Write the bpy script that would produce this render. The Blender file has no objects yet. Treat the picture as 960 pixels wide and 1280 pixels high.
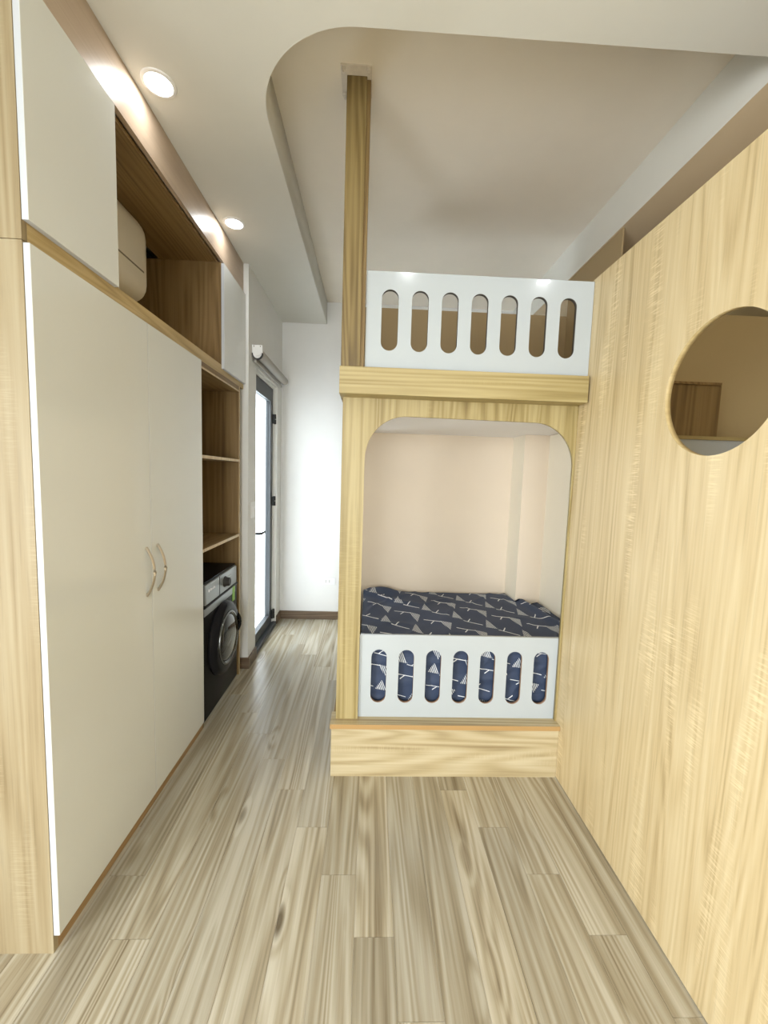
import bpy, bmesh, math, random
from mathutils import Vector, Matrix, noise
random.seed(7)
scene = bpy.context.scene
COL = scene.collection
PI = math.pi

# ------------------------------------------------------------------ camera
F_PX, PITCH, YAW, ROLL, CAM_H = 503.6, 0.0888, 0.0364, 0.0323, 1.5
cp, sp, cy_, sy_ = math.cos(PITCH), math.sin(PITCH), math.cos(YAW), math.sin(YAW)
fw = Vector((sy_*cp, cy_*cp, -sp)); rt = Vector((cy_, -sy_, 0)); up = rt.cross(fw)
rt2 = math.cos(ROLL)*rt + math.sin(ROLL)*up
up2 = -math.sin(ROLL)*rt + math.cos(ROLL)*up
cam_d = bpy.data.cameras.new('camera'); cam = bpy.data.objects.new('camera', cam_d); COL.objects.link(cam)
cam_d.sensor_fit = 'HORIZONTAL'; cam_d.sensor_width = 36.0; cam_d.lens = F_PX/960*36.0
cam_d.clip_start = 0.02
m = Matrix.Identity(4)
for i, v in enumerate((rt2, up2, -fw)):
    for r in range(3): m[r][i] = v[r]
m.translation = Vector((0, 0, CAM_H)); cam.matrix_world = m
scene.camera = cam

# ------------------------------------------------------------------ world, daylight, exposure
w = bpy.data.worlds.new('overcast_sky'); scene.world = w; w.use_nodes = True
bg = w.node_tree.nodes['Background']; bg.inputs[0].default_value = (0.86, 0.93, 1.0, 1); bg.inputs[1].default_value = 2.6
scene.view_settings.view_transform = 'Standard'; scene.view_settings.look = 'None'
scene.view_settings.gamma = 1.0; scene.view_settings.use_curve_mapping = False
scene.view_settings.exposure = 0.36
def area(name, loc, direction, sx, sy, watts, color, spread=PI):
    d = bpy.data.lights.new(name, 'AREA'); d.shape = 'RECTANGLE'; d.size = sx; d.size_y = sy
    d.energy = watts; d.color = color; d.spread = spread
    o = bpy.data.objects.new(name, d); COL.objects.link(o); o.location = loc
    o.rotation_euler = Vector(direction).to_track_quat('-Z', 'Y').to_euler(); return o
# daylight through the balcony doors behind the camera and through the glass door of the corridor
area('balcony_daylight', (-0.3, -3.32, 1.3), (0, 1, -0.42), 1.6, 2.1, 50, (0.93, 0.98, 1.0), 2.6)
area('side_window_daylight', (-2.46, -1.6, 1.35), (1, 0, -0.42), 1.9, 1.6, 122, (0.95, 0.985, 1.0), 2.6)
area('corridor_daylight', (-1.0, 3.56, 1.15), (1, 0, 0), 0.62, 2.1, 20, (0.88, 0.95, 1.0), 3.0)

# ------------------------------------------------------------------ material helpers
class NT:
    def __init__(s, name):
        s.m = bpy.data.materials.new(name); s.m.use_nodes = True
        s.t = s.m.node_tree; s.b = s.t.nodes['Principled BSDF']
    def n(s, typ, **kw):
        x = s.t.nodes.new(typ)
        for k, v in kw.items(): setattr(x, k, v)
        return x
    def put(s, inp, v):
        if hasattr(v, 'is_linked') or isinstance(v, bpy.types.NodeSocket): s.t.links.new(v, inp)
        else: inp.default_value = v
    def math(s, op, a, b=0.0, c=0.0, clamp=False):
        x = s.n('ShaderNodeMath', operation=op); x.use_clamp = clamp
        s.put(x.inputs[0], a); s.put(x.inputs[1], b); s.put(x.inputs[2], c); return x.outputs[0]
    def vmath(s, op, a, b):
        x = s.n('ShaderNodeVectorMath', operation=op); s.put(x.inputs[0], a); s.put(x.inputs[1], b); return x.outputs[0]
    def noise(s, vec, scale, detail=2.0, rough=0.5, dist=0.0):
        x = s.n('ShaderNodeTexNoise'); s.put(x.inputs['Vector'], vec); x.inputs['Scale'].default_value = scale
        x.inputs['Detail'].default_value = detail; x.inputs['Roughness'].default_value = rough
        x.inputs['Distortion'].default_value = dist; return x.outputs['Fac']
    def ramp(s, fac, stops):
        x = s.n('ShaderNodeValToRGB'); s.put(x.inputs[0], fac); e = x.color_ramp.elements
        while len(e) < len(stops): e.new(0.5)
        for el, (p, c) in zip(e, stops): el.position = p; el.color = (c, c, c, 1) if not hasattr(c, '__len__') else (*c, 1)
        return x.outputs[0]
    def mix(s, fac, a, b, mode='MIX'):
        x = s.n('ShaderNodeMix', data_type='RGBA', blend_type=mode)
        s.put(x.inputs[0], fac)
        for i, v in ((6, a), (7, b)):
            s.put(x.inputs[i], (*v, 1) if isinstance(v, tuple) and len(v) == 3 else v)
        return x.outputs[2]
    def bump(s, h, strength, dist=0.002):
        x = s.n('ShaderNodeBump'); x.inputs['Strength'].default_value = strength; x.inputs['Distance'].default_value = dist
        s.put(x.inputs['Height'], h); s.put(s.b.inputs['Normal'], x.outputs[0])
    def coords(s, kind='Object'): return s.n('ShaderNodeTexCoord').outputs[kind]
    def done(s, rough=0.5, **kw):
        s.put(s.b.inputs['Roughness'], rough)
        for k, v in kw.items(): s.put(s.b.inputs[k.replace('_', ' ')], v)
        return s.m

def plain(name, c, rough=0.5, metal=0.0, mottle=0.03, scale=6.0, bump=0.0, coat=0.0):
    t = NT(name); p = t.coords(); f = t.noise(p, scale, 3)
    d = tuple(max(0, x*(1-mottle)) for x in c); l = tuple(min(1, x*(1+mottle)) for x in c)
    t.put(t.b.inputs['Base Color'], t.mix(f, d, l))
    if bump: t.bump(t.noise(p, 220, 2), bump, 0.001)
    return t.done(rough, Metallic=metal, Coat_Weight=coat)

def wood(name, axis, light, mid, dark, streak=1.0, rough=0.45, saw=0.0, across=7.0, along=0.42, knots=False, tint=0.0, bump=0.08):
    t = NT(name); obi = t.n('ShaderNodeObjectInfo')
    off = t.math('MULTIPLY', obi.outputs['Random'], 53.0)
    cmb = t.n('ShaderNodeCombineXYZ')
    for i in range(3): t.put(cmb.inputs[i], off)
    p = t.vmath('ADD', t.coords(), cmb.outputs[0])
    sc = [across]*3; sc['xyz'.index(axis)] = along
    q = t.vmath('MULTIPLY', p, tuple(sc))
    if knots:
        sk = [5.2]*3; sk['xyz'.index(axis)] = 1.5
        v = t.n('ShaderNodeTexVoronoi'); t.put(v.inputs['Vector'], t.vmath('MULTIPLY', p, tuple(sk))); v.inputs['Scale'].default_value = 1.0
        kn = t.math('SUBTRACT', 1.0, t.math('MULTIPLY', v.outputs['Distance'], 5.5), clamp=True)
    low = t.noise(q, 0.55, 2.0, 0.45, 0.4)
    base = t.noise(q, 1.0, 3.0, 0.5, 0.3)
    ringsrc = low if not knots else t.math('ADD', low, t.math('MULTIPLY', kn, 0.07))
    rings = t.math('MULTIPLY_ADD', t.math('SINE', t.math('MULTIPLY', ringsrc, 120.0)), 0.5, 0.5)
    sf = [95.0]*3; sf['xyz'.index(axis)] = 2.2
    fine = t.noise(t.vmath('MULTIPLY', p, tuple(sf)), 1.0, 3.0, 0.6)
    sf2 = [26.0]*3; sf2['xyz'.index(axis)] = 0.8
    band = t.noise(t.vmath('MULTIPLY', p, tuple(sf2)), 1.0, 3.0, 0.55, 0.3)
    g = t.math('ADD', t.math('MULTIPLY', base, 0.24), t.math('MULTIPLY', band, 0.36))
    g = t.math('ADD', g, t.math('MULTIPLY', rings, 0.15*streak))
    g = t.math('ADD', g, t.math('MULTIPLY', fine, 0.26))
    g = t.math('MULTIPLY_ADD', t.math('SUBTRACT', g, 0.5), 2.2*streak, 0.5)
    col = t.ramp(g, [(0.08, dark), (0.42, mid), (0.78, light)])
    pores = t.ramp(t.noise(t.vmath('MULTIPLY', p, tuple(x*2.1 for x in sf)), 1.0, 2.0), [(0.30, 0.80), (0.42, 1.0)])
    col = t.mix(0.5, col, pores, 'MULTIPLY')
    if saw:
        ss = [16.0]*3; ss['xyz'.index(axis)] = 240.0
        s1 = t.noise(t.vmath('MULTIPLY', p, tuple(ss)), 1.0, 1.0, 0.5, 0.25)
        msk = t.ramp(t.noise(t.vmath('MULTIPLY', q, (1.7, 1.7, 1.7) if axis != 'z' else (1.7, 1.7, 4.5)), 1.0, 1.0), [(0.56, 0.0), (0.72, 1.0)])
        fac = t.math('MULTIPLY', t.math('MULTIPLY', t.ramp(s1, [(0.5, 0.0), (0.62, 1.0)]), msk), saw)
        col = t.mix(fac, col, tuple(min(1, x*1.18) for x in light))
    if knots:
        dk = t.ramp(kn, [(0.45, 0.0), (0.8, 0.85)])
        gate = t.ramp(v.outputs['Color'], [(0.66, 0.0), (0.70, 1.0)])
        col = t.mix(t.math('MULTIPLY', dk, gate), col, tuple(x*0.55 for x in dark))
    if tint:
        br = t.n('ShaderNodeMapRange'); t.put(br.inputs[0], obi.outputs['Random'])
        br.inputs[3].default_value = 1-tint; br.inputs[4].default_value = 1+tint
        hsv = t.n('ShaderNodeHueSaturation'); t.put(hsv.inputs['Color'], col); t.put(hsv.inputs['Value'], br.outputs[0]); col = hsv.outputs[0]
    t.put(t.b.inputs['Base Color'], col)
    t.bump(g, bump, 0.002)
    return t.done(rough)

OAK_L, OAK_M, OAK_D = (0.70, 0.58, 0.36), (0.59, 0.46, 0.255), (0.32, 0.22, 0.095)
BUNK_L, BUNK_M, BUNK_D = (0.46, 0.37, 0.18), (0.35, 0.27, 0.11), (0.19, 0.13, 0.04)
M = {}
M['oak_z'] = wood('oak_vertical', 'z', OAK_L, OAK_M, OAK_D, 0.72, 0.42, saw=0.6)
M['bunk_z'] = wood('bunk_oak_vertical', 'z', BUNK_L, BUNK_M, BUNK_D, 0.95, 0.45, saw=0.3)
M['bunk_x'] = wood('bunk_oak_lengthwise', 'x', BUNK_L, BUNK_M, BUNK_D, 0.95, 0.45, saw=0.3)
M['post'] = wood('post_oak_dimmed', 'z', (0.27, 0.195, 0.075), (0.18, 0.122, 0.04), (0.08, 0.048, 0.013), 1.05, 0.45)  # browner than the beam, darkened further to carry the weak light up high
M['step_x'] = wood('step_oak', 'x', (0.60, 0.51, 0.33), (0.48, 0.385, 0.22), (0.28, 0.20, 0.095), 0.95, 0.45, saw=0.35)
M['cab_y'] = wood('shaded_oak_lengthwise', 'y', (0.32, 0.215, 0.09), (0.24, 0.15, 0.055), (0.12, 0.066, 0.022), 0.9, 0.5)  # oak darkened, the shade of the cabinet interiors is in the colour
M['cab_z'] = wood('shaded_oak_vertical', 'z', (0.31, 0.205, 0.088), (0.225, 0.14, 0.053), (0.115, 0.064, 0.021), 0.9, 0.5)  # same interior shade put into the upright boards
M['side_oak'] = wood('side_panel_oak', 'z', (0.42, 0.35, 0.225), (0.345, 0.27, 0.155), (0.21, 0.145, 0.065), 0.85, 0.5, saw=0.4)
M['dark_oak'] = wood('dark_oak', 'z', (0.27, 0.18, 0.07), (0.20, 0.125, 0.045), (0.10, 0.06, 0.02), 1.0, 0.5)
M['rail_y'] = wood('rail_oak_lengthwise', 'y', (0.60, 0.46, 0.235), (0.48, 0.35, 0.155), (0.28, 0.185, 0.07), 0.9, 0.45)
M['fascia'] = wood('fascia_oak', 'y', (0.56, 0.44, 0.32), (0.47, 0.36, 0.26), (0.34, 0.25, 0.17), 0.5, 0.38)
M['plinth'] = wood('plinth_oak', 'y', (0.42, 0.27, 0.12), (0.34, 0.21, 0.09), (0.22, 0.13, 0.05), 0.8, 0.5)
M['floor'] = wood('floor_plank', 'y', (0.56, 0.52, 0.425), (0.385, 0.332, 0.235), (0.155, 0.112, 0.06), 0.88, 0.27, across=9.0, along=0.42, knots=True, tint=0.15, bump=0.05)
M['joint'] = plain('floor_joint', (0.62, 0.56, 0.46), 0.6)
M['baseboard'] = wood('walnut_baseboard', 'x', (0.20, 0.14, 0.09), (0.13, 0.085, 0.05), (0.06, 0.035, 0.02), 1.0, 0.4)
M['edge_tape'] = plain('warm_edge_band', (0.46, 0.28, 0.11), 0.5)
M['wall'] = plain('white_wall_paint', (0.80, 0.795, 0.77), 0.6, bump=0.03)
M['ceiling'] = plain('ceiling_paint', (0.74, 0.73, 0.67), 0.7, bump=0.02)
M['beige'] = plain('beige_wall_paint', (0.78, 0.665, 0.53), 0.65, bump=0.03)
M['underside'] = plain('beam_underside_paint', (0.82, 0.68, 0.48), 0.7)
M['dim_tan'] = plain('shaded_wall_tan', (0.40, 0.295, 0.155), 0.65)  # upper bunk walls, with their dim light put into the colour
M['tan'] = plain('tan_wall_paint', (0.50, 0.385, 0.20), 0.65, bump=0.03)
M['recess'] = plain('warm_recess_paint', (0.88, 0.815, 0.71), 0.7, bump=0.02)
M['cream'] = plain('sidelit_wall_cream', (0.96, 0.90, 0.76), 0.6, bump=0.03)  # paler than the beige, light from the left put into the colour
M['board'] = plain('white_lacquer_board', (0.475, 0.515, 0.54), 0.16, coat=0.3, mottle=0.01)
M['door_white'] = plain('gloss_cream_door', (0.75, 0.77, 0.75), 0.13, coat=0.4, mottle=0.01)
M['door_edge'] = plain('white_door_edge', (0.60, 0.63, 0.68), 0.4, mottle=0.01)
M['bright_white'] = plain('bunk_ceiling_white', (0.95, 0.93, 0.92), 0.5, mottle=0.01)
M['mdf'] = plain('raw_slot_edge', (0.30, 0.19, 0.13), 0.8)
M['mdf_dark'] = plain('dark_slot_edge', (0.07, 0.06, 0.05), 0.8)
M['steel'] = plain('brushed_steel', (0.56, 0.50, 0.42), 0.32, 1.0)
M['black'] = plain('gloss_black', (0.012, 0.012, 0.014), 0.18)
M['black_matt'] = plain('matt_black', (0.015, 0.015, 0.015), 0.5)
M['graphite'] = plain('graphite_enamel', (0.010, 0.010, 0.011), 0.3)
for k_ in ('graphite', 'black'): M[k_].node_tree.nodes['Principled BSDF'].inputs['Specular IOR Level'].default_value = 0.07
M['silver'] = plain('silver_plastic', (0.34, 0.37, 0.385), 0.28, 0.5)
M['chrome'] = plain('chrome', (0.14, 0.14, 0.13), 0.16, 1.0)
M['alu'] = plain('grey_aluminium', (0.045, 0.05, 0.053), 0.45)
M['plastic'] = plain('white_plastic', (0.86, 0.86, 0.85), 0.35)
M['heater'] = plain('offwhite_enamel', (0.72, 0.66, 0.54), 0.4)
M['seam'] = plain('dark_seam', (0.20, 0.17, 0.12), 0.6)
M['void'] = plain('dark_void', (0.01, 0.01, 0.01), 0.9)
M['plate'] = plain('painted_steel_plate', (0.72, 0.66, 0.58), 0.5, mottle=0.15, scale=40)
M['blind'] = plain('grey_blind_fabric', (0.46, 0.44, 0.40), 0.8)
M['green'] = plain('green_sticker', (0.25, 0.5, 0.08), 0.5)
M['concrete'] = plain('balcony_tile', (0.6, 0.62, 0.64), 0.6)
t = NT('door_glass'); t.put(t.b.inputs['Base Color'], (0.95, 0.98, 1, 1)); t.put(t.b.inputs['Transmission Weight'], 1.0); t.put(t.b.inputs['IOR'], 1.02); M['glass'] = t.done(0.0)
t = NT('porthole_glass'); t.put(t.b.inputs['Base Color'], (0.015, 0.017, 0.02, 1)); M['porthole'] = t.done(0.06, Coat_Weight=0.35)
t = NT('lamp_diffuser'); t.put(t.b.inputs['Emission Color'], (1, 0.99, 0.97, 1)); t.put(t.b.inputs['Emission Strength'], 5.0); M['lamp'] = t.done(0.5)

# navy sheet printed with striped triangles and thin branching lines, from the unfolded cloth coordinates in metres
def sheet_material():
    t = NT('navy_print_sheet'); uv = t.coords('UV')
    sx = t.n('ShaderNodeSeparateXYZ'); t.put(sx.inputs[0], uv); U, V = sx.outputs[0], sx.outputs[1]
    H, W_ = 0.185, 0.170
    V2 = t.math('ADD', V, t.math('MULTIPLY', U, 0.34))
    row = t.math('FLOOR', t.math('DIVIDE', V2, H))
    b = t.math('SUBTRACT', V2, t.math('MULTIPLY', t.math('ADD', row, 0.5), H))
    Us = t.math('ADD', U, t.math('MULTIPLY', row, 0.071))
    a = t.math('SUBTRACT', Us, t.math('MULTIPLY', t.math('FLOOR', t.math('DIVIDE', Us, W_)), W_))
    def seg(x0, y0, x1, y1, wd):
        dx, dy = x1-x0, y1-y0; l2 = dx*dx+dy*dy
        pa, pb = t.math('SUBTRACT', a, x0), t.math('SUBTRACT', b, y0)
        h = t.math('ADD', t.math('MULTIPLY', pa, dx/l2), t.math('MULTIPLY', pb, dy/l2), clamp=True)
        ex = t.math('SUBTRACT', pa, t.math('MULTIPLY', h, dx)); ey = t.math('SUBTRACT', pb, t.math('MULTIPLY', h, dy))
        d2 = t.math('ADD', t.math('MULTIPLY', ex, ex), t.math('MULTIPLY', ey, ey))
        return t.math('LESS_THAN', d2, wd*wd)
    def tri(pts):
        r = None
        for i in range(3):
            (x0, y0), (x1, y1) = pts[i], pts[(i+1) % 3]
            nx, ny = -(y1-y0), x1-x0
            e = t.math('GREATER_THAN', t.math('ADD', t.math('MULTIPLY', t.math('SUBTRACT', a, x0), nx), t.math('MULTIPLY', t.math('SUBTRACT', b, y0), ny)), 0.0)
            r = e if r is None else t.math('MULTIPLY', r, e)
        return r
    st = t.math('FRACT', t.math('MULTIPLY', t.math('ADD', a, t.math('MULTIPLY', b, 0.45)), 1/0.0105))
    stripes = t.math('LESS_THAN', st, 0.45)
    tA = tri([(0.008, 0.020), (0.072, 0.030), (0.040, 0.080)]); tB = tri([(0.094, -0.030), (0.128, -0.082), (0.158, -0.024)])
    f = t.math('MULTIPLY', t.math('MAXIMUM', tA, tB), stripes)
    for s_ in ((0.070, 0.024, 0.166, 0.030), (0.092, 0.026, 0.116, 0.054), (0.002, -0.050, 0.098, -0.034), (0.060, -0.040, 0.036, -0.066)):
        f = t.math('MAXIMUM', f, seg(*s_, 0.0019))
    nz = t.noise(uv, 5, 3)
    navy = t.mix(nz, (0.026, 0.042, 0.086), (0.042, 0.062, 0.118))
    t.put(t.b.inputs['Base Color'], t.mix(f, navy, (0.74, 0.76, 0.78)))
    t.bump(t.noise(uv, 38, 3), 0.25, 0.004)
    return t.done(0.7)
M['sheet'] = sheet_material()

# ------------------------------------------------------------------ mesh helpers
def add_box(bm, x0, x1, y0, y1, z0, z1, bev=0.0, seg=1):
    g = bmesh.ops.create_cube(bm, size=1.0)['verts']
    for v in g: v.co = Vector(((x0+x1)/2+v.co.x*(x1-x0), (y0+y1)/2+v.co.y*(y1-y0), (z0+z1)/2+v.co.z*(z1-z0)))
    if bev:
        es = list({e for v in g for e in v.link_edges})
        bmesh.ops.bevel(bm, geom=es, offset=bev, segments=seg, profile=0.5, affect='EDGES')
def box(*a, bev=0.0, seg=1):
    bm = bmesh.new(); add_box(bm, *a, bev=bev, seg=seg); return bm
def add_cyl(bm, p0, p1, r, n=24, r2=None, caps=True):
    p0, p1 = Vector(p0), Vector(p1); d = p1-p0
    q = d.to_track_quat('Z', 'Y').to_matrix().to_4x4(); q.translation = (p0+p1)/2
    bmesh.ops.create_cone(bm, cap_ends=caps, segments=n, radius1=r, radius2=r if r2 is None else r2, depth=d.length, matrix=q)
def cyl(*a, **k):
    bm = bmesh.new(); add_cyl(bm, *a, **k); return bm
def add_lathe(bm, prof, axis_o, axis, n=40):
    # prof: list of (distance along the axis, radius)
    ax = Vector(axis).normalized(); q = ax.to_track_quat('Z', 'Y').to_matrix(); o = Vector(axis_o); rings = []
    for h, r in prof:
        rings.append([bm.verts.new(o + q @ Vector((r*math.cos(2*PI*i/n), r*math.sin(2*PI*i/n), h))) for i in range(n)])
    for A, B in zip(rings, rings[1:]):
        for i in range(n): bm.faces.new((A[i], A[(i+1) % n], B[(i+1) % n], B[i]))
    return rings
def lathe(prof, o, axis, n=40, cap=True):
    bm = bmesh.new(); R = add_lathe(bm, prof, o, axis, n)
    if cap:
        if prof[0][1] > 1e-5: bm.faces.new(list(reversed(R[0])))
        if prof[-1][1] > 1e-5: bm.faces.new(R[-1])
    bmesh.ops.remove_doubles(bm, verts=bm.verts, dist=1e-6); bmesh.ops.recalc_face_normals(bm, faces=bm.faces); return bm
def add_tube(bm, pts, radii, n=10):
    pts = [Vector(p) for p in pts]; rings = []
    for i, p in enumerate(pts):
        d = (pts[min(i+1, len(pts)-1)]-pts[max(i-1, 0)]).normalized(); q = d.to_track_quat('Z', 'Y').to_matrix()
        ra, rb = radii[i] if hasattr(radii[i], '__len__') else (radii[i], radii[i])
        rings.append([bm.verts.new(p + q @ Vector((ra*math.cos(2*PI*k/n), rb*math.sin(2*PI*k/n), 0))) for k in range(n)])
    for A, B in zip(rings, rings[1:]):
        for k in range(n): bm.faces.new((A[k], A[(k+1) % n], B[(k+1) % n], B[k]))
    bm.faces.new(list(reversed(rings[0]))); bm.faces.new(rings[-1])
def stadium(cx, z0, z1, wd, n=14):
    r = wd/2; pts = [(cx+r*math.cos(PI*i/n), z1-r+r*math.sin(PI*i/n)) for i in range(n+1)]
    return pts + [(cx-r*math.cos(PI*i/n), z0+r-r*math.sin(PI*i/n)) for i in range(n+1)]
def circle(cx, cz, r, n=96): return [(cx+r*math.cos(2*PI*i/n), cz+r*math.sin(2*PI*i/n)) for i in range(n)]
def rrect(x0, x1, z0, z1, r, n=12):
    P = []
    for cx, cz, a0 in ((x1-r, z1-r, 0), (x0+r, z1-r, PI/2), (x0+r, z0+r, PI), (x1-r, z0+r, 1.5*PI)):
        P += [(cx+r*math.cos(a0+PI/2*i/n), cz+r*math.sin(a0+PI/2*i/n)) for i in range(n+1)]
    return P
def plate(loops, plane, lo, hi, bev=0.0):
    # an outline with holes, as a solid board between lo and hi on the axis normal to the plane
    cu = bpy.data.curves.new('tmp', 'CURVE'); cu.dimensions = '2D'; cu.fill_mode = 'BOTH'; cu.extrude = (hi-lo)/2; cu.bevel_depth = bev
    for L in loops:
        s = cu.splines.new('POLY'); s.points.add(len(L)-1); s.use_cyclic_u = True
        for p, (a, b) in zip(s.points, L): p.co = (a, b, 0, 1)
    o = bpy.data.objects.new('tmp', cu); COL.objects.link(o)
    me = bpy.data.meshes.new_from_object(o.evaluated_get(bpy.context.evaluated_depsgraph_get()))
    bpy.data.objects.remove(o); bpy.data.curves.remove(cu)
    bm = bmesh.new(); bm.from_mesh(me); bpy.data.meshes.remove(me)
    c = (lo+hi)/2
    for v in bm.verts:
        a, b, d = v.co
        v.co = {'xz': (a, c+d, b), 'yz': (c+d, a, b), 'xy': (a, b, c+d)}[plane]
    bmesh.ops.remove_doubles(bm, verts=bm.verts, dist=1e-6)
    bmesh.ops.recalc_face_normals(bm, faces=bm.faces)
    return bm
def rim_to_slot(bm, axis, box2d, slot=1):
    # faces of the hole edges (not the outer edge) take the second material
    x0, x1, z0, z1 = box2d; ia, ib = {1: (0, 2), 0: (1, 2), 2: (0, 1)}[axis]
    bm.normal_update()
    for f in bm.faces:
        c = f.calc_center_median()
        if abs(f.normal[axis]) < 0.5 and x0+1e-3 < c[ia] < x1-1e-3 and z0+1e-3 < c[ib] < z1-1e-3: f.material_index = slot
def obj(name, bm, mat, parent=None, smooth=False, mats=None):
    me = bpy.data.meshes.new(name)
    off = parent_world(parent) if parent else Vector((0, 0, 0))
    if off.length: bmesh.ops.translate(bm, verts=bm.verts, vec=-off)
    bm.to_mesh(me); bm.free()
    for mm in (mats or [mat]): me.materials.append(mm)
    o = bpy.data.objects.new(name, me); COL.objects.link(o)
    if parent: o.parent = parent
    if smooth:
        for p in me.polygons: p.use_smooth = True
        if smooth != 'all': me.set_sharp_from_angle(angle=0.7)
    return o
def parent_world(o):
    v = Vector((0, 0, 0))
    while o: v += o.location; o = o.parent
    return v
def thing(name, label, cat, loc=(0, 0, 0), group=None):
    o = bpy.data.objects.new(name, None); COL.objects.link(o); o.location = loc; o.empty_display_size = 0.1
    o['label'] = label; o['category'] = cat
    if group: o['group'] = group
    return o
def tag(o, label, cat, group=None):
    o['label'] = label; o['category'] = cat
    if group: o['group'] = group
    return o
def struct(name, bm, mat, parent=None, **k):
    o = obj(name, bm, mat, parent, **k)
    if not parent: o['kind'] = 'structure'
    return o
def struct_empty(name, loc=(0, 0, 0)):
    o = bpy.data.objects.new(name, None); COL.objects.link(o); o.location = loc; o['kind'] = 'structure'; return o

# ------------------------------------------------------------------ dimensions (metres, camera above the origin)
W = 0.9865            # room face of the oak partition on the right
XL = -0.915           # face of the wardrobe doors
XC = -0.933           # face of the cabinet carcass
ZD, ZC = 2.955, 3.163 # dropped ceiling, ceiling of the recess
YF = 4.09             # far wall
YR, XR = -3.2, -2.35 # wall behind the camera, wall beyond the wardrobe
XE = 2.60             # far side of the neighbouring bay

# ------------------------------------------------------------------ floor with planks
floor = struct('floor', box(XR, XE, YR, YF+0.06, -0.08, -0.0016), M['joint'])
PW, PL = 0.13, 1.24
full = None
k0 = int(math.floor((XR-(-0.01))/PW)); k1 = int(math.floor((W+0.02+0.01)/PW))
for k in range(k0, k1+1):
    x0, x1 = max(XR, -0.01+k*PW), min(W+0.02, -0.01+(k+1)*PW)
    yj = 1.186-0.2067*k
    y = yj - math.ceil((yj-YR)/PL)*PL
    while y < YF:
        a, b_ = max(y, YR), min(y+PL, YF+0.02)
        if b_-a > 0.02 and x1-x0 > 0.01 and not (x1 < -1.0 and a > 1.3):
            bm = box(x0+0.0007, x1-0.0007, a+0.0007, b_-0.0007, -0.0016, 0.0)
            o = obj('floor_plank', bm, M['floor']); o.parent = floor
        y += PL

# ------------------------------------------------------------------ ceilings
# dropped ceiling with the rounded recess cut out of it
rc = 0.385
outer = [(XR, YR), (1.36, YR), (1.36, 1.452), (-0.467+rc, 1.452)]
outer += [(-0.467+rc-rc*math.sin(a), 1.452+rc-rc*math.cos(a)) for a in [PI/2*i/24 for i in range(1, 25)]]
outer += [(-0.467, YF), (XR, YF)]
ceiling = struct('ceiling', plate([outer], 'xy', ZD, ZC), M['ceiling'])
struct('ceiling_recess', box(XR, 2.7, YR, YF+0.1, ZC, ZC+0.1), M['recess'])
bm = box(1.36, XE, YR, YF, 2.926, ZC); bm.normal_update()
for f in bm.faces:
    if f.normal.z < -0.5: f.material_index = 1
struct('trim_1', bm, None, mats=[M['ceiling'], M['underside']])                      # downstand beam over the partition

# ------------------------------------------------------------------ walls
bm = plate([[(-0.9, 0.005), (1.93, 0.005), (1.93, 2.4133), (-0.9, 2.4133)], circle(1.155, 1.792, 0.202)], 'yz', W, W+0.02)
rim_to_slot(bm, 0, (-0.9, 1.93, 0, 2.4133))
M['oak_rim'] = wood('oak_rim', 'x', (0.56, 0.44, 0.22), (0.47, 0.35, 0.16), (0.32, 0.22, 0.09), 0.7, 0.5)
struct('wall_right', bm, None, mats=[M['oak_z'], M['oak_rim']])
struct('wall_far', box(XR, XE, YF, YF+0.12, 0, ZC), M['wall'])
bm = bmesh.new()                                                                        # corridor wall with the door opening
XW = -0.897
add_box(bm, -1.02, XW, 3.005, 3.20, 0, ZD)
add_box(bm, -1.02, XW, 3.20, 3.905, 2.295, ZD)
add_box(bm, -1.02, XW, 3.905, YF, 0, ZD)
struct('wall_left', bm, M['wall'])
struct('wall_behind_wardrobe', box(-1.62, -1.557, 1.25, 3.03, 0, ZD), M['wall'])
struct('wall_wardrobe_end', box(-1.62, -1.02, 3.03, 3.09, 0, ZD), M['wall'])
bm = bmesh.new()
add_box(bm, XR-0.1, XR, YR, -2.6, 0, ZD); add_box(bm, XR-0.1, XR, -0.6, 1.25, 0, ZD); add_box(bm, XR-0.1, XR, -2.6, -0.6, 0, 0.45); add_box(bm, XR-0.1, XR, -2.6, -0.6, 2.25, ZD)
struct('wall_near_left', bm, M['wall'])
struct('wall_near_return', box(XR, -1.557, 1.17, 1.25, 0, ZD), M['wall'])
bm = bmesh.new()                                                                        # wall behind the camera with the balcony doorway
add_box(bm, XR, -1.15, YR-0.12, YR, 0, ZD); add_box(bm, 0.55, XE, YR-0.12, YR, 0, ZD); add_box(bm, -1.15, 0.55, YR-0.12, YR, 2.4, ZD)
struct('wall_near', bm, M['wall'])
struct('wall_side_bay', box(XE, XE+0.1, YR, YF, 0, ZC), M['tan'])
# bunk alcove masonry
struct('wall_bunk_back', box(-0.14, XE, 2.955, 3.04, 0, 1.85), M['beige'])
struct('wall_upper_back', box(-0.14, XE, 2.955, 3.04, 1.85, 2.68), M['dim_tan'])  # same wall continued upward, darker colour stands in for weak light
struct('wall_bunk_right', box(1.21, 1.30, 1.95, 2.955, 0, 1.81), M['cream'])  # brightness from the side light is in its cream colour
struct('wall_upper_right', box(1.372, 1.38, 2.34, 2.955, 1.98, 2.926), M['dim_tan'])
struct('wall_bay_back', box(1.372, XE, 2.28, 2.34, 0, 2.46), M['tan'])
bm = bmesh.new(); add_box(bm, 1.04, 1.21, 2.73, 2.955, 0, 1.81); bm.normal_update()
for f in bm.faces:
    if f.normal.y < -0.5: f.material_index = 1
struct('trim_2', bm, None, mats=[M['cream'], M['beige']])                              # corner column inside the bunk, side faces coloured as lit from the left
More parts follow.
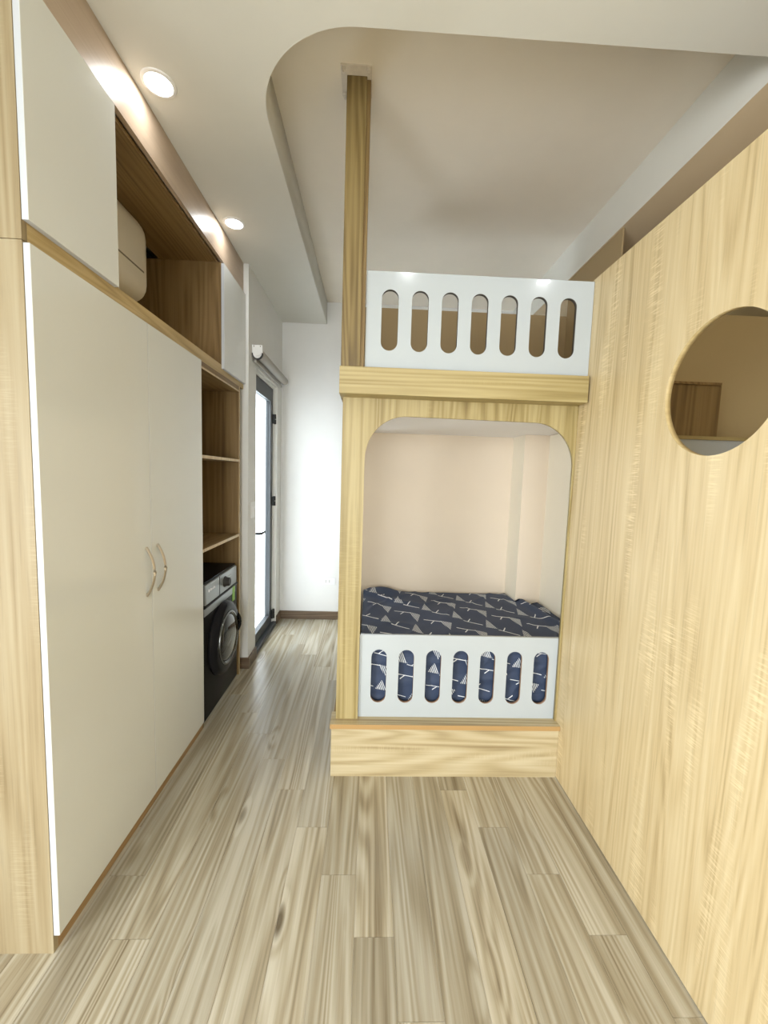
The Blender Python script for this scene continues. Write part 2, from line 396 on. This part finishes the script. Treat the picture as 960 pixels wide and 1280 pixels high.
# baseboards
struct('baseboard_far', box(XW, 0.2, YF-0.012, YF, 0, 0.085, bev=0.002), M['baseboard'])
bm = bmesh.new(); add_box(bm, -0.985, XW+0.012, 2.993, 3.005, 0, 0.085); add_box(bm, XW, XW+0.012, 3.005, 3.20, 0, 0.085)
struct('baseboard_column', bm, M['baseboard'])
struct('baseboard_corner', box(XW, XW+0.012, 3.93, YF-0.012, 0, 0.085, bev=0.002), M['baseboard'])

# ------------------------------------------------------------------ glass door of the corridor
door = struct_empty('door_1', (-0.93, 3.55, 0))
bm = bmesh.new()
for a in ((3.20, 3.24, 0.03, 2.295), (3.885, 3.905, 0.03, 2.295), (3.24, 3.885, 2.275, 2.295)): add_box(bm, -1.0, -0.925, a[0], a[1], a[2], a[3])
obj('door_frame', bm, M['wall'], door)
bm = bmesh.new()
for a in ((3.24, 3.32, 0.045, 2.272), (3.80, 3.884, 0.045, 2.272), (3.32, 3.80, 2.15, 2.272), (3.32, 3.80, 0.045, 0.13)): add_box(bm, -0.975, -0.932, *a)
obj('door_leaf', bm, M['alu'], door)
obj('glass_pane', box(-0.957, -0.951, 3.32, 3.80, 0.13, 2.15), M['glass'], door)
obj('sill', box(-1.02, -0.89, 3.20, 3.905, 0.0, 0.04, bev=0.004), M['alu'], door)
for z in (0.12, 1.23, 2.0):
    bm = bmesh.new(); add_cyl(bm, (-0.915, 3.893, z-0.045), (-0.915, 3.893, z-0.003), 0.012, 12); add_cyl(bm, (-0.915, 3.893, z+0.003), (-0.915, 3.893, z+0.045), 0.012, 12)
    add_box(bm, -0.931, -0.915, 3.86, 3.894, z-0.042, z+0.042)
    obj('hinge', bm, M['black_matt'], door)
bm = bmesh.new(); add_tube(bm, [(-0.93, 3.275, 1.0), (-0.885, 3.275, 1.0), (-0.875, 3.29, 1.0), (-0.875, 3.40, 1.0)], [0.011, 0.011, 0.011, 0.009], 10)
add_box(bm, -0.932, -0.926, 3.255, 3.295, 0.90, 1.06, bev=0.002); obj('door_handle', bm, M['black_matt'], door)

# balcony beyond the glass
struct('balcony_floor', box(-2.6, -1.02, 3.1, YF, -0.1, -0.01), M['concrete'])

# roller blind over the door
rb = thing('roller_blind', 'rolled-up grey roller blind above the glass corridor door', 'blind', (-0.85, 3.55, 2.31))
bm = lathe([(0, 0.030), (0.004, 0.034), (0.88, 0.034), (0.884, 0.030)], (-0.85, 3.12, 2.375), (0, 1, 0), 28)
obj('fabric_roll', bm, M['blind'], rb, smooth=True)
obj('bottom_bar', box(-0.892, -0.874, 3.12, 4.0, 2.312, 2.334, bev=0.004, seg=2), M['blind'], rb)
obj('hanging_fabric', box(-0.884, -0.882, 3.13, 3.995, 2.33, 2.38), M['blind'], rb)
for y in (3.095, 4.012):
    bm = plate([[(-0.820, 2.43), (-0.895, 2.43), (-0.895, 2.372)] + [(-0.8575-0.0375*math.cos(PI*i/16), 2.372-0.0375*math.sin(PI*i/16)) for i in range(1, 17)]], 'xz', y-0.008, y+0.008)
    add_cyl(bm, (-0.852, y-0.014, 2.372), (-0.852, y+0.014, 2.372), 0.02, 20)
    b = obj('bracket', bm, M['plastic'], rb, smooth=True)
    if y < 3.5:
        obj('screw', plate([circle(-0.882, 2.42, 0.004, 10), circle(-0.872, 2.42, 0.001, 6)][:1], 'xz', y-0.010, y-0.006), M['seam'], b); obj('screw', plate([circle(-0.835, 2.42, 0.004, 10)], 'xz', y-0.010, y-0.006), M['seam'], b)
        obj('bracket_rim', plate([[(-0.897+0.0795*i/24, 2.392) for i in range(0)] + [(-0.8575-0.0400*math.cos(PI*i/24), 2.372-0.046*math.sin(PI*i/24)) for i in range(25)] + [(-0.8575+0.033*math.cos(PI*i/24), 2.372-0.038*math.sin(PI*i/24)) for i in range(25)]], 'xz', y-0.012, y+0.009), M['black_matt'], b)
bm = bmesh.new()
for dx in (-0.006, 0.010): add_tube(bm, [(-0.868+dx, 4.028, z) for z in (2.36, 1.6, 0.8, 0.2)], [0.0028]*4, 6)
add_tube(bm, [(-0.874, 4.028, 0.2), (-0.866, 4.028, 0.185), (-0.858, 4.028, 0.2)], [0.0028]*3, 6)
obj('pull_cord', bm, M['plastic'], rb)

# sockets and switch
so = thing('wall_socket', 'white double power socket low on the far white wall', 'socket', (-0.39, YF, 0.37))
obj('cover_plate', box(-0.455, -0.33, YF-0.009, YF, 0.368, 0.442, bev=0.003, seg=2), M['plastic'], so)
for x in (-0.425, -0.39):
    obj('outlet', box(x-0.014, x+0.014, YF-0.011, YF-0.009, 0.385, 0.425), M['plastic'], so)
    for zz in (0.398, 0.411): obj('slot', box(x-0.006, x+0.004, YF-0.0118, YF-0.011, zz-0.0025, zz+0.0025), M['seam'], so)
sw = thing('light_switch', 'small white light switch on the wall end beside the glass door', 'switch', (XW, 3.11, 1.21))
obj('cover_plate', box(XW, XW+0.007, 3.07, 3.15, 1.15, 1.27, bev=0.002), M['plastic'], sw)
obj('rocker', box(XW+0.007, XW+0.010, 3.09, 3.13, 1.18, 1.24), M['plastic'], sw)

# ------------------------------------------------------------------ wardrobe and built-in run on the left
def handle(parent, y):
    pts, rad = [], []
    n = 16
    for i in range(n+1):
        s = -1+2*i/n
        pts.append((XL+0.034*(1-s*s)+0.0005, y, 1.073-0.103*s)); rad.append((0.0085*(1-0.25*s*s), 0.0035+0.0015*abs(s)))
    bm = bmesh.new(); add_tube(bm, pts, rad, 10)
    for z in (1.17, 0.976): add_cyl(bm, (XL, y, z), (XL+0.006, y, z), 0.007, 12)
    return obj('handle', bm, M['steel'], parent, smooth=True)
def gloss_door(name, parent, y0, y1, z0, z1):
    bm = box(XL-0.018, XL, y0, y1, z0, z1, bev=0.0008); bm.normal_update()
    for f in bm.faces:
        if abs(f.normal.x) < 0.7: f.material_index = 1
    return obj(name, bm, None, parent, mats=[M['door_white'], M['door_edge']])
YS = 1.15
wd = thing('wardrobe', 'tall oak wardrobe with two glossy cream doors on the left', 'wardrobe', (-1.25, 1.7, 0))
obj('side_panel', box(-1.555, XC-0.0005, YS, YS+0.018, 0, 2.0885), M['side_oak'], wd)
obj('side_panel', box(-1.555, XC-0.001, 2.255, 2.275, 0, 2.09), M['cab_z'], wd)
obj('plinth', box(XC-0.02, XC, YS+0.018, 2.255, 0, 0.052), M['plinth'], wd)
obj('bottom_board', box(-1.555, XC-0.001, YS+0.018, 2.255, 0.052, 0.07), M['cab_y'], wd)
d1 = gloss_door('door', wd, YS+0.002, 1.7125, 0.058, 2.083); handle(d1, 1.672)
d2 = gloss_door('door', wd, 1.7155, 2.235, 0.058, 2.083); handle(d2, 1.760)

oc = thing('overhead_cabinet', 'oak overhead cabinet above the wardrobe with one open niche and fascia', 'cabinet', (-1.25, 2.1, 2.09))
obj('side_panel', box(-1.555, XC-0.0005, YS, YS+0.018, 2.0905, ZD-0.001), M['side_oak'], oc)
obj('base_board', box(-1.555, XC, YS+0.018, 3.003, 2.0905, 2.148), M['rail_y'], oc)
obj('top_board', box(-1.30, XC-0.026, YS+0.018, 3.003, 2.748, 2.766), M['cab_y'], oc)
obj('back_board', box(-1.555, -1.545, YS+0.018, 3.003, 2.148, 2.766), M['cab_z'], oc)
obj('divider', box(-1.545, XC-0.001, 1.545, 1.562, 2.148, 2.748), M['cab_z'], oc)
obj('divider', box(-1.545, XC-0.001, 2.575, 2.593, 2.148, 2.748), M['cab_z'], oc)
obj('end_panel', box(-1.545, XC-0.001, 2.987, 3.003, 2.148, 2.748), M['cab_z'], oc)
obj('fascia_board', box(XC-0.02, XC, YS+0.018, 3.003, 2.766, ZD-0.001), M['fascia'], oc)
gloss_door('door', oc, YS+0.002, 1.535, 2.14, 2.742)
gloss_door('door', oc, 2.575, 2.995, 2.125, 2.742)

su = thing('shelf_unit', 'narrow open oak shelf unit between the wardrobe and the corridor wall', 'shelves', (-1.25, 2.6, 0))
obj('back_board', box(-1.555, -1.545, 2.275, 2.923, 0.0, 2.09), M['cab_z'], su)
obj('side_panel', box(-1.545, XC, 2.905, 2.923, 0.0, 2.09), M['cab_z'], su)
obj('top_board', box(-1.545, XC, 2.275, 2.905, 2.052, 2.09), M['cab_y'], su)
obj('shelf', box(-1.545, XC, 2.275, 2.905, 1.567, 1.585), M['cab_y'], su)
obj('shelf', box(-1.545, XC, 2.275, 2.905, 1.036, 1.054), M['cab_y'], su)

for z0_, z1_ in ((1.567, 1.585), (1.036, 1.054), (2.052, 2.062)):
    obj('edge_band', box(XC-0.0005, XC+0.001, 2.276, 2.905, z0_, z1_), M['oak_z'], su)
obj('front_edge', box(XC-0.0005, XC+0.001, 2.906, 2.922, 0.0, 2.09), M['oak_z'], su)
# water heater inside the niche
wh = thing('water_heater', 'off-white rounded water heater in the dark overhead niche', 'heater', (-1.40, 1.9, 2.36))
bm = box(-1.543, -1.16, 1.575, 2.25, 2.33, 2.745, bev=0.10, seg=6); obj('tank', bm, M['heater'], wh, smooth=True)
obj('seam_line', box(-1.164, -1.1585, 1.68, 2.15, 2.47, 2.477), M['seam'], wh)
obj('end_cap', box(-1.50, -1.25, 2.248, 2.258, 2.42, 2.66, bev=0.004, seg=2), M['heater'], wh, smooth=True)
obj('pipe', cyl((-1.36, 1.72, 2.30), (-1.36, 1.72, 2.36), 0.012, 14), M['steel'], wh)

# washing machine
WX = -0.935; WY0, WY1 = 2.287, 2.872; WC = (2.575, 0.425)
wm = thing('washing_machine', 'black front-loading washing machine with silver control panel under the shelves', 'washer', (-1.22, 2.58, 0))
obj('body', box(-1.50, WX, WY0, WY1, 0.012, 0.83, bev=0.012, seg=3), M['graphite'], wm, smooth=True)
obj('top_plate', box(-1.50, WX-0.012, WY0+0.002, WY1-0.002, 0.83, 0.846, bev=0.004), M['graphite'], wm)
cp_ = obj('control_panel', box(WX-0.01, WX+0.010, WY0+0.004, WY1-0.045, 0.722, 0.842, bev=0.004, seg=2), M['silver'], wm, smooth=True)
obj('detergent_drawer', box(WX+0.006, WX+0.0125, WY0+0.006, 2.50, 0.728, 0.836, bev=0.002), M['silver'], cp_)
obj('panel_gap', box(WX+0.008, WX+0.0132, 2.5035, 2.5065, 0.724, 0.840), M['black_matt'], cp_)
bm = lathe([(0, 0.036), (0.004, 0.036), (0.010, 0.030), (0.030, 0.027), (0.033, 0.024)], (WX+0.010, 2.60, 0.785), (1, 0, 0), 12)
obj('knob', bm, M['black_matt'], cp_, smooth=True)
bm = lathe([(0, 0.009), (0.0012, 0.009)], (WX+0.0125, 2.335, 0.800), (1, 0, 0), 20); obj('round_emblem', bm, M['plastic'], cp_)
bm = bmesh.new()
for i, hgt in enumerate((0.014, 0.010, 0.010, 0.014, 0.010)): add_box(bm, WX+0.0125, WX+0.0133, 2.356+i*0.016, 2.366+i*0.016, 0.794, 0.794+hgt)
obj('lettering', bm, M['plastic'], cp_)
bm = bmesh.new()
for i in range(3):
    for j in range(3): add_box(bm, WX+0.010, WX+0.0106, 2.652+0.024*i, 2.666+0.024*i, 0.768+0.018*j, 0.772+0.018*j)
obj('programme_marks', bm, M['seam'], cp_)
obj('trim_strip', box(WX-0.004, WX+0.006, WY0+0.004, WY1-0.004, 0.700, 0.712, bev=0.002), M['black'], wm)
obj('front_strip', box(WX-0.002, WX+0.003, WY0+0.004, WY1-0.05, 0.655, 0.699), M['silver'], wm)
obj('energy_sticker', box(WX+0.0005, WX+0.0042, 2.765, 2.81, 0.60, 0.70), M['green'], wm)
dr = obj('round_door', lathe([(0, 0.235), (0.012, 0.238), (0.034, 0.226), (0.044, 0.205), (0.044, 0.172), (0.036, 0.165)], (WX, WC[0], WC[1]), (1, 0, 0), 56, cap=False), M['black'], wm, smooth=True)
obj('chrome_ring', lathe([(0.036, 0.172), (0.047, 0.170), (0.049, 0.160), (0.040, 0.150), (0.030, 0.150)], (WX, WC[0], WC[1]), (1, 0, 0), 56, cap=False), M['chrome'], dr, smooth=True)
prof = [(0.034, 0.155)] + [(0.034+0.030*math.sin(PI/2*i/8), 0.152*math.cos(PI/2*i/8)) for i in range(9)]
obj('glass_bowl', lathe(prof, (WX, WC[0], WC[1]), (1, 0, 0), 48, cap=False), M['porthole'], dr, smooth=True)
bm = bmesh.new(); add_tube(bm, [(WX+0.03+0.022*math.sin(PI*i/8), WC[0]+0.205*math.cos(-0.36+0.72*i/8), WC[1]+0.03+0.205*math.sin(-0.36+0.72*i/8)) for i in range(9)], [0.010]*9, 10)
obj('door_handle', bm, M['black'], dr, smooth=True)
for dy in (0.08, 0.50):
    for dx in (0.06, 0.5): obj('foot', cyl((-1.50+dx, WY0+dy, 0), (-1.50+dx, WY0+dy, 0.014), 0.02, 14), M['black_matt'], wm)

# ------------------------------------------------------------------ bunk bed
bk = thing('bunk_bed', 'built-in oak bunk bed with white slotted guard rails and arched opening', 'bunk bed', (0.42, 2.4, 0))
# front panel with the rounded opening, open at the bottom
r_ = 0.195; x0, x1, zt = -0.030, 0.978, 1.784
L = [(-0.139, 0.28), (x0, 0.28)]
L += [(x0+r_-r_*math.cos(PI/2*i/20), zt-r_*1.06+r_*1.06*math.sin(PI/2*i/20)) for i in range(21)]
L += [(x1-r_+r_*math.sin(PI/2*i/20), zt-0.006-r_*1.06+r_*1.06*math.cos(PI/2*i/20)) for i in range(21)]
L += [(x1, 0.28), (W-0.0005, 0.28), (W-0.0005, 1.862), (-0.139, 1.862)]
obj('front_panel', plate([L], 'xz', 1.93, 1.948), M['bunk_z'], bk)
L = [(1.95, 0.0), (2.955, 0.0), (2.955, 1.81), (1.95, 1.81)]
obj('end_panel', plate([L, rrect(1.98, 2.94, 0.68, 1.785, 0.10)], 'yz', -0.139, -0.121), M['bunk_z'], bk)
ub = obj('upper_beam', box(-0.150, 0.976, 1.836, 1.950, 1.862, 1.980, bev=0.0008), M['bunk_x'], bk)
obj('side_beam', box(-0.150, -0.03, 1.951, 2.955, 1.862, 1.980), M['cab_y'], bk)
obj('upper_deck', box(-0.139, 1.37, 1.951, 2.955, 1.822, 1.861), M['cab_y'], bk)
obj('bunk_ceiling', box(-0.121, 1.209, 1.949, 2.954, 1.811, 1.8215), M['bright_white'], bk)
obj('upper_bed_base', box(-0.029, 1.371, 1.951, 2.954, 1.861, 1.975), M['cab_y'], bk)
obj('post', box(-0.145, -0.061, 1.836, 1.930, 1.980, ZC-0.006, bev=0.0012), M['post'], bk)
obj('post_edge', box(-0.061, -0.045, 1.852, 1.930, 1.980, ZC-0.006), M['dark_oak'], bk)
pl = obj('ceiling_plate', box(-0.170, -0.042, 1.795, 1.935, ZC-0.006, ZC), M['plate'], bk)
for x, y in ((-0.158, 1.806), (-0.055, 1.806), (-0.158, 1.922), (-0.055, 1.922)):
    bm = cyl((x, y, ZC-0.018), (x, y, ZC-0.006), 0.009, 6); add_cyl(bm, (x, y, ZC-0.026), (x, y, ZC-0.016), 0.005, 10)
    obj('bolt', bm, M['plate'], pl)
def rail(name, xa, xb, za, zb, ya, centres, s0, s1, wd, rimmat):
    bm = plate([[(xa, za), (xb, za), (xb, zb), (xa, zb)]] + [stadium(c, s0, s1, wd) for c in centres], 'xz', ya, ya+0.018)
    rim_to_slot(bm, 1, (xa, xb, za, zb))
    return obj(name, bm, None, bk, mats=[M['board'], rimmat])
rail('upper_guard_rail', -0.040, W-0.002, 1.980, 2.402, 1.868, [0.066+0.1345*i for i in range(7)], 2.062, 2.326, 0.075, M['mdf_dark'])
rail('lower_guard_rail', -0.029, W-0.002, 0.280, 0.709, 1.949, [0.070+0.138*i for i in range(7)], 0.356, 0.634, 0.077, M['mdf'])
st = obj('step_front', box(-0.157, W-0.001, 1.893, 1.912, 0.0, 0.256), M['step_x'], bk)
obj('step_side', box(-0.157, -0.139, 1.912, 2.955, 0.0, 0.256), M['cab_y'], bk)
bm = box(-0.163, W-0.001, 1.880, 1.99, 0.256, 0.280, bev=0.0008); bm.normal_update()
for f in bm.faces:
    if f.normal.y < -0.5: f.material_index = 1
obj('step_top', bm, None, bk, mats=[M['step_x'], M['edge_tape']])
obj('bed_base', box(-0.120, 1.209, 1.99, 2.954, 0.20, 0.279), M['cab_y'], bk)

# mattress under its patterned sheet
mt = thing('mattress', 'mattress covered with a navy sheet printed with striped white triangles', 'mattress', (0.58, 2.45, 0.28))
obj('mattress_core', box(-0.006, 1.025, 2.03, 2.90, 0.281, 0.60, bev=0.03, seg=3), M['board'], mt)
def sheet():
    bm = bmesh.new(); uvl = bm.loops.layers.uv.new('UVMap')
    NX, X0, X1 = 150, -0.026, 1.196
    prof = []; y0, zt_, r = 1.985, 0.652, 0.05
    for i in range(34): prof.append((y0, 0.283+(zt_-r-0.283)*i/33))
    for i in range(1, 9): a = PI/2*i/8; prof.append((y0+r-r*math.cos(a), zt_-r+r*math.sin(a)))
    for i in range(1, 101): prof.append((y0+r+(2.945-y0-r)*i/100, zt_))
    V, S = [], [0.0]
    for p, q in zip(prof, prof[1:]): S.append(S[-1]+math.hypot((q[0]-p[0])*0.42, q[1]-p[1]))
    def bumpf(x, s):
        n = noise.noise(Vector((x*5, s*6, 1.3)))*0.006 + noise.noise(Vector((x*3+s*5, s*16-x*4, 4.0)))*0.005
        rdg = 1-abs(noise.noise(Vector((x*2.4+s*1.5, s*7-x*3.5, 9.0))))*2
        return n + max(0, rdg-0.55)**2*0.035
    for j, (y, z) in enumerate(prof):
        row = []
        for i in range(NX+1):
            x = X0+(X1-X0)*i/NX; s = S[j]; d = bumpf(x, s)
            if y <= y0+1e-6:                                            # hanging front: sideways folds
                h = max(0, min(1, (z-0.283)/0.05))
                dd = abs(d)*0.9 + max(0, math.sin(z*58+noise.noise(Vector((x*2, 0, 3)))*3))*0.006
                V.append(bm.verts.new((x, y+0.008-min(0.016, dd)*h, z)))
            else:
                tz = min(1, (y-y0)/0.06); dz = d*tz
                ex = math.exp(-((x-0.10)/0.13)**2 - ((y-2.86)/0.07)**2)*0.050 + math.exp(-((x-0.03)/0.05)**2-((y-2.62)/0.12)**2)*0.012
                cr = math.exp(-(((y-2.74)+0.55*(x-0.1))/0.035)**2)*max(0, 1-abs(x-0.12)/0.28)*0.022
                roll_ = math.exp(-((x-1.105-0.10*(2.5-y))/0.028)**2)*0.026 - math.exp(-((x-1.155-0.06*(2.5-y))/0.02)**2)*0.02
                back = -0.02*max(0, (y-2.90)/0.045)**2
                V.append(bm.verts.new((x, y+(-abs(dz)*0.4), z+dz+ex+cr+roll_*tz+back)))
    n = NX+1
    for j in range(len(prof)-1):
        for i in range(NX):
            f = bm.faces.new((V[j*n+i], V[j*n+i+1], V[(j+1)*n+i+1], V[(j+1)*n+i]))
            for lp, (ii, jj) in zip(f.loops, ((i, j), (i+1, j), (i+1, j+1), (i, j+1))):
                lp[uvl].uv = (X0+(X1-X0)*ii/NX+1.0, S[jj])
    # keep the cloth out of the corner column and the pilaster
    for v in bm.verts:
        if v.co.x > 1.03 and v.co.y > 2.72: v.co.y = 2.72
        if v.co.y > 2.952: v.co.y = 2.952
    return bm
obj('patterned_sheet', sheet(), M['sheet'], mt, smooth='all')

# ------------------------------------------------------------------ loft bed glimpsed through the round hole
lb = thing('loft_bed', 'oak box and white panel of the neighbouring loft seen through round hole', 'loft bed', (1.7, 2.2, 0))
obj('white_panel', box(1.40, 2.58, 1.955, 1.975, 0.9, 1.728), M['board'], lb)
obj('ledge_strip', box(1.40, 2.58, 1.945, 2.275, 1.728, 1.745), M['bunk_x'], lb)
obj('oak_box', box(1.40, 1.703, 1.96, 2.26, 1.745, 1.992), M['dark_oak'], lb)
obj('box_lid', box(1.398, 1.695, 1.95, 2.27, 1.992, 2.004), M['cab_y'], lb)
obj('support', box(1.42, 2.56, 1.976, 2.27, 0.0, 0.9), M['cab_z'], lb)

# ------------------------------------------------------------------ recessed downlights
def downlight(x, y, label, watts):
    t_ = thing('downlight', label, 'ceiling lamp', (x, y, ZD), 'recessed ceiling downlights')
    obj('trim_ring', lathe([(0, 0.062), (-0.004, 0.060), (-0.006, 0.050), (-0.002, 0.048)], (x, y, ZD), (0, 0, 1), 36, cap=False), M['plastic'], t_, smooth=True)
    obj('diffuser', lathe([(-0.0035, 0.049), (-0.0025, 0.049)], (x, y, ZD), (0, 0, 1), 36), M['lamp'], t_)
    d = bpy.data.lights.new('downlight_lamp', 'AREA'); d.shape = 'DISK'; d.size = 0.09; d.energy = watts; d.color = (0.97, 0.985, 1.0)
    l = bpy.data.objects.new('downlight_lamp', d); COL.objects.link(l); l.parent = t_; l.location = (0, 0, -0.008)
downlight(-0.845, 1.695, 'round recessed downlight beside the oak fascia, nearest one in view', 1.0)
downlight(-0.845, 2.545, 'round recessed downlight beside the oak fascia, farther one toward the corridor', 1.0)
downlight(0.22, 0.76, 'recessed downlight overhead over the floor in front of the bunk bed', 1.0)
downlight(1.22, 0.70, 'recessed downlight above the top edge of the oak partition', 1.0)
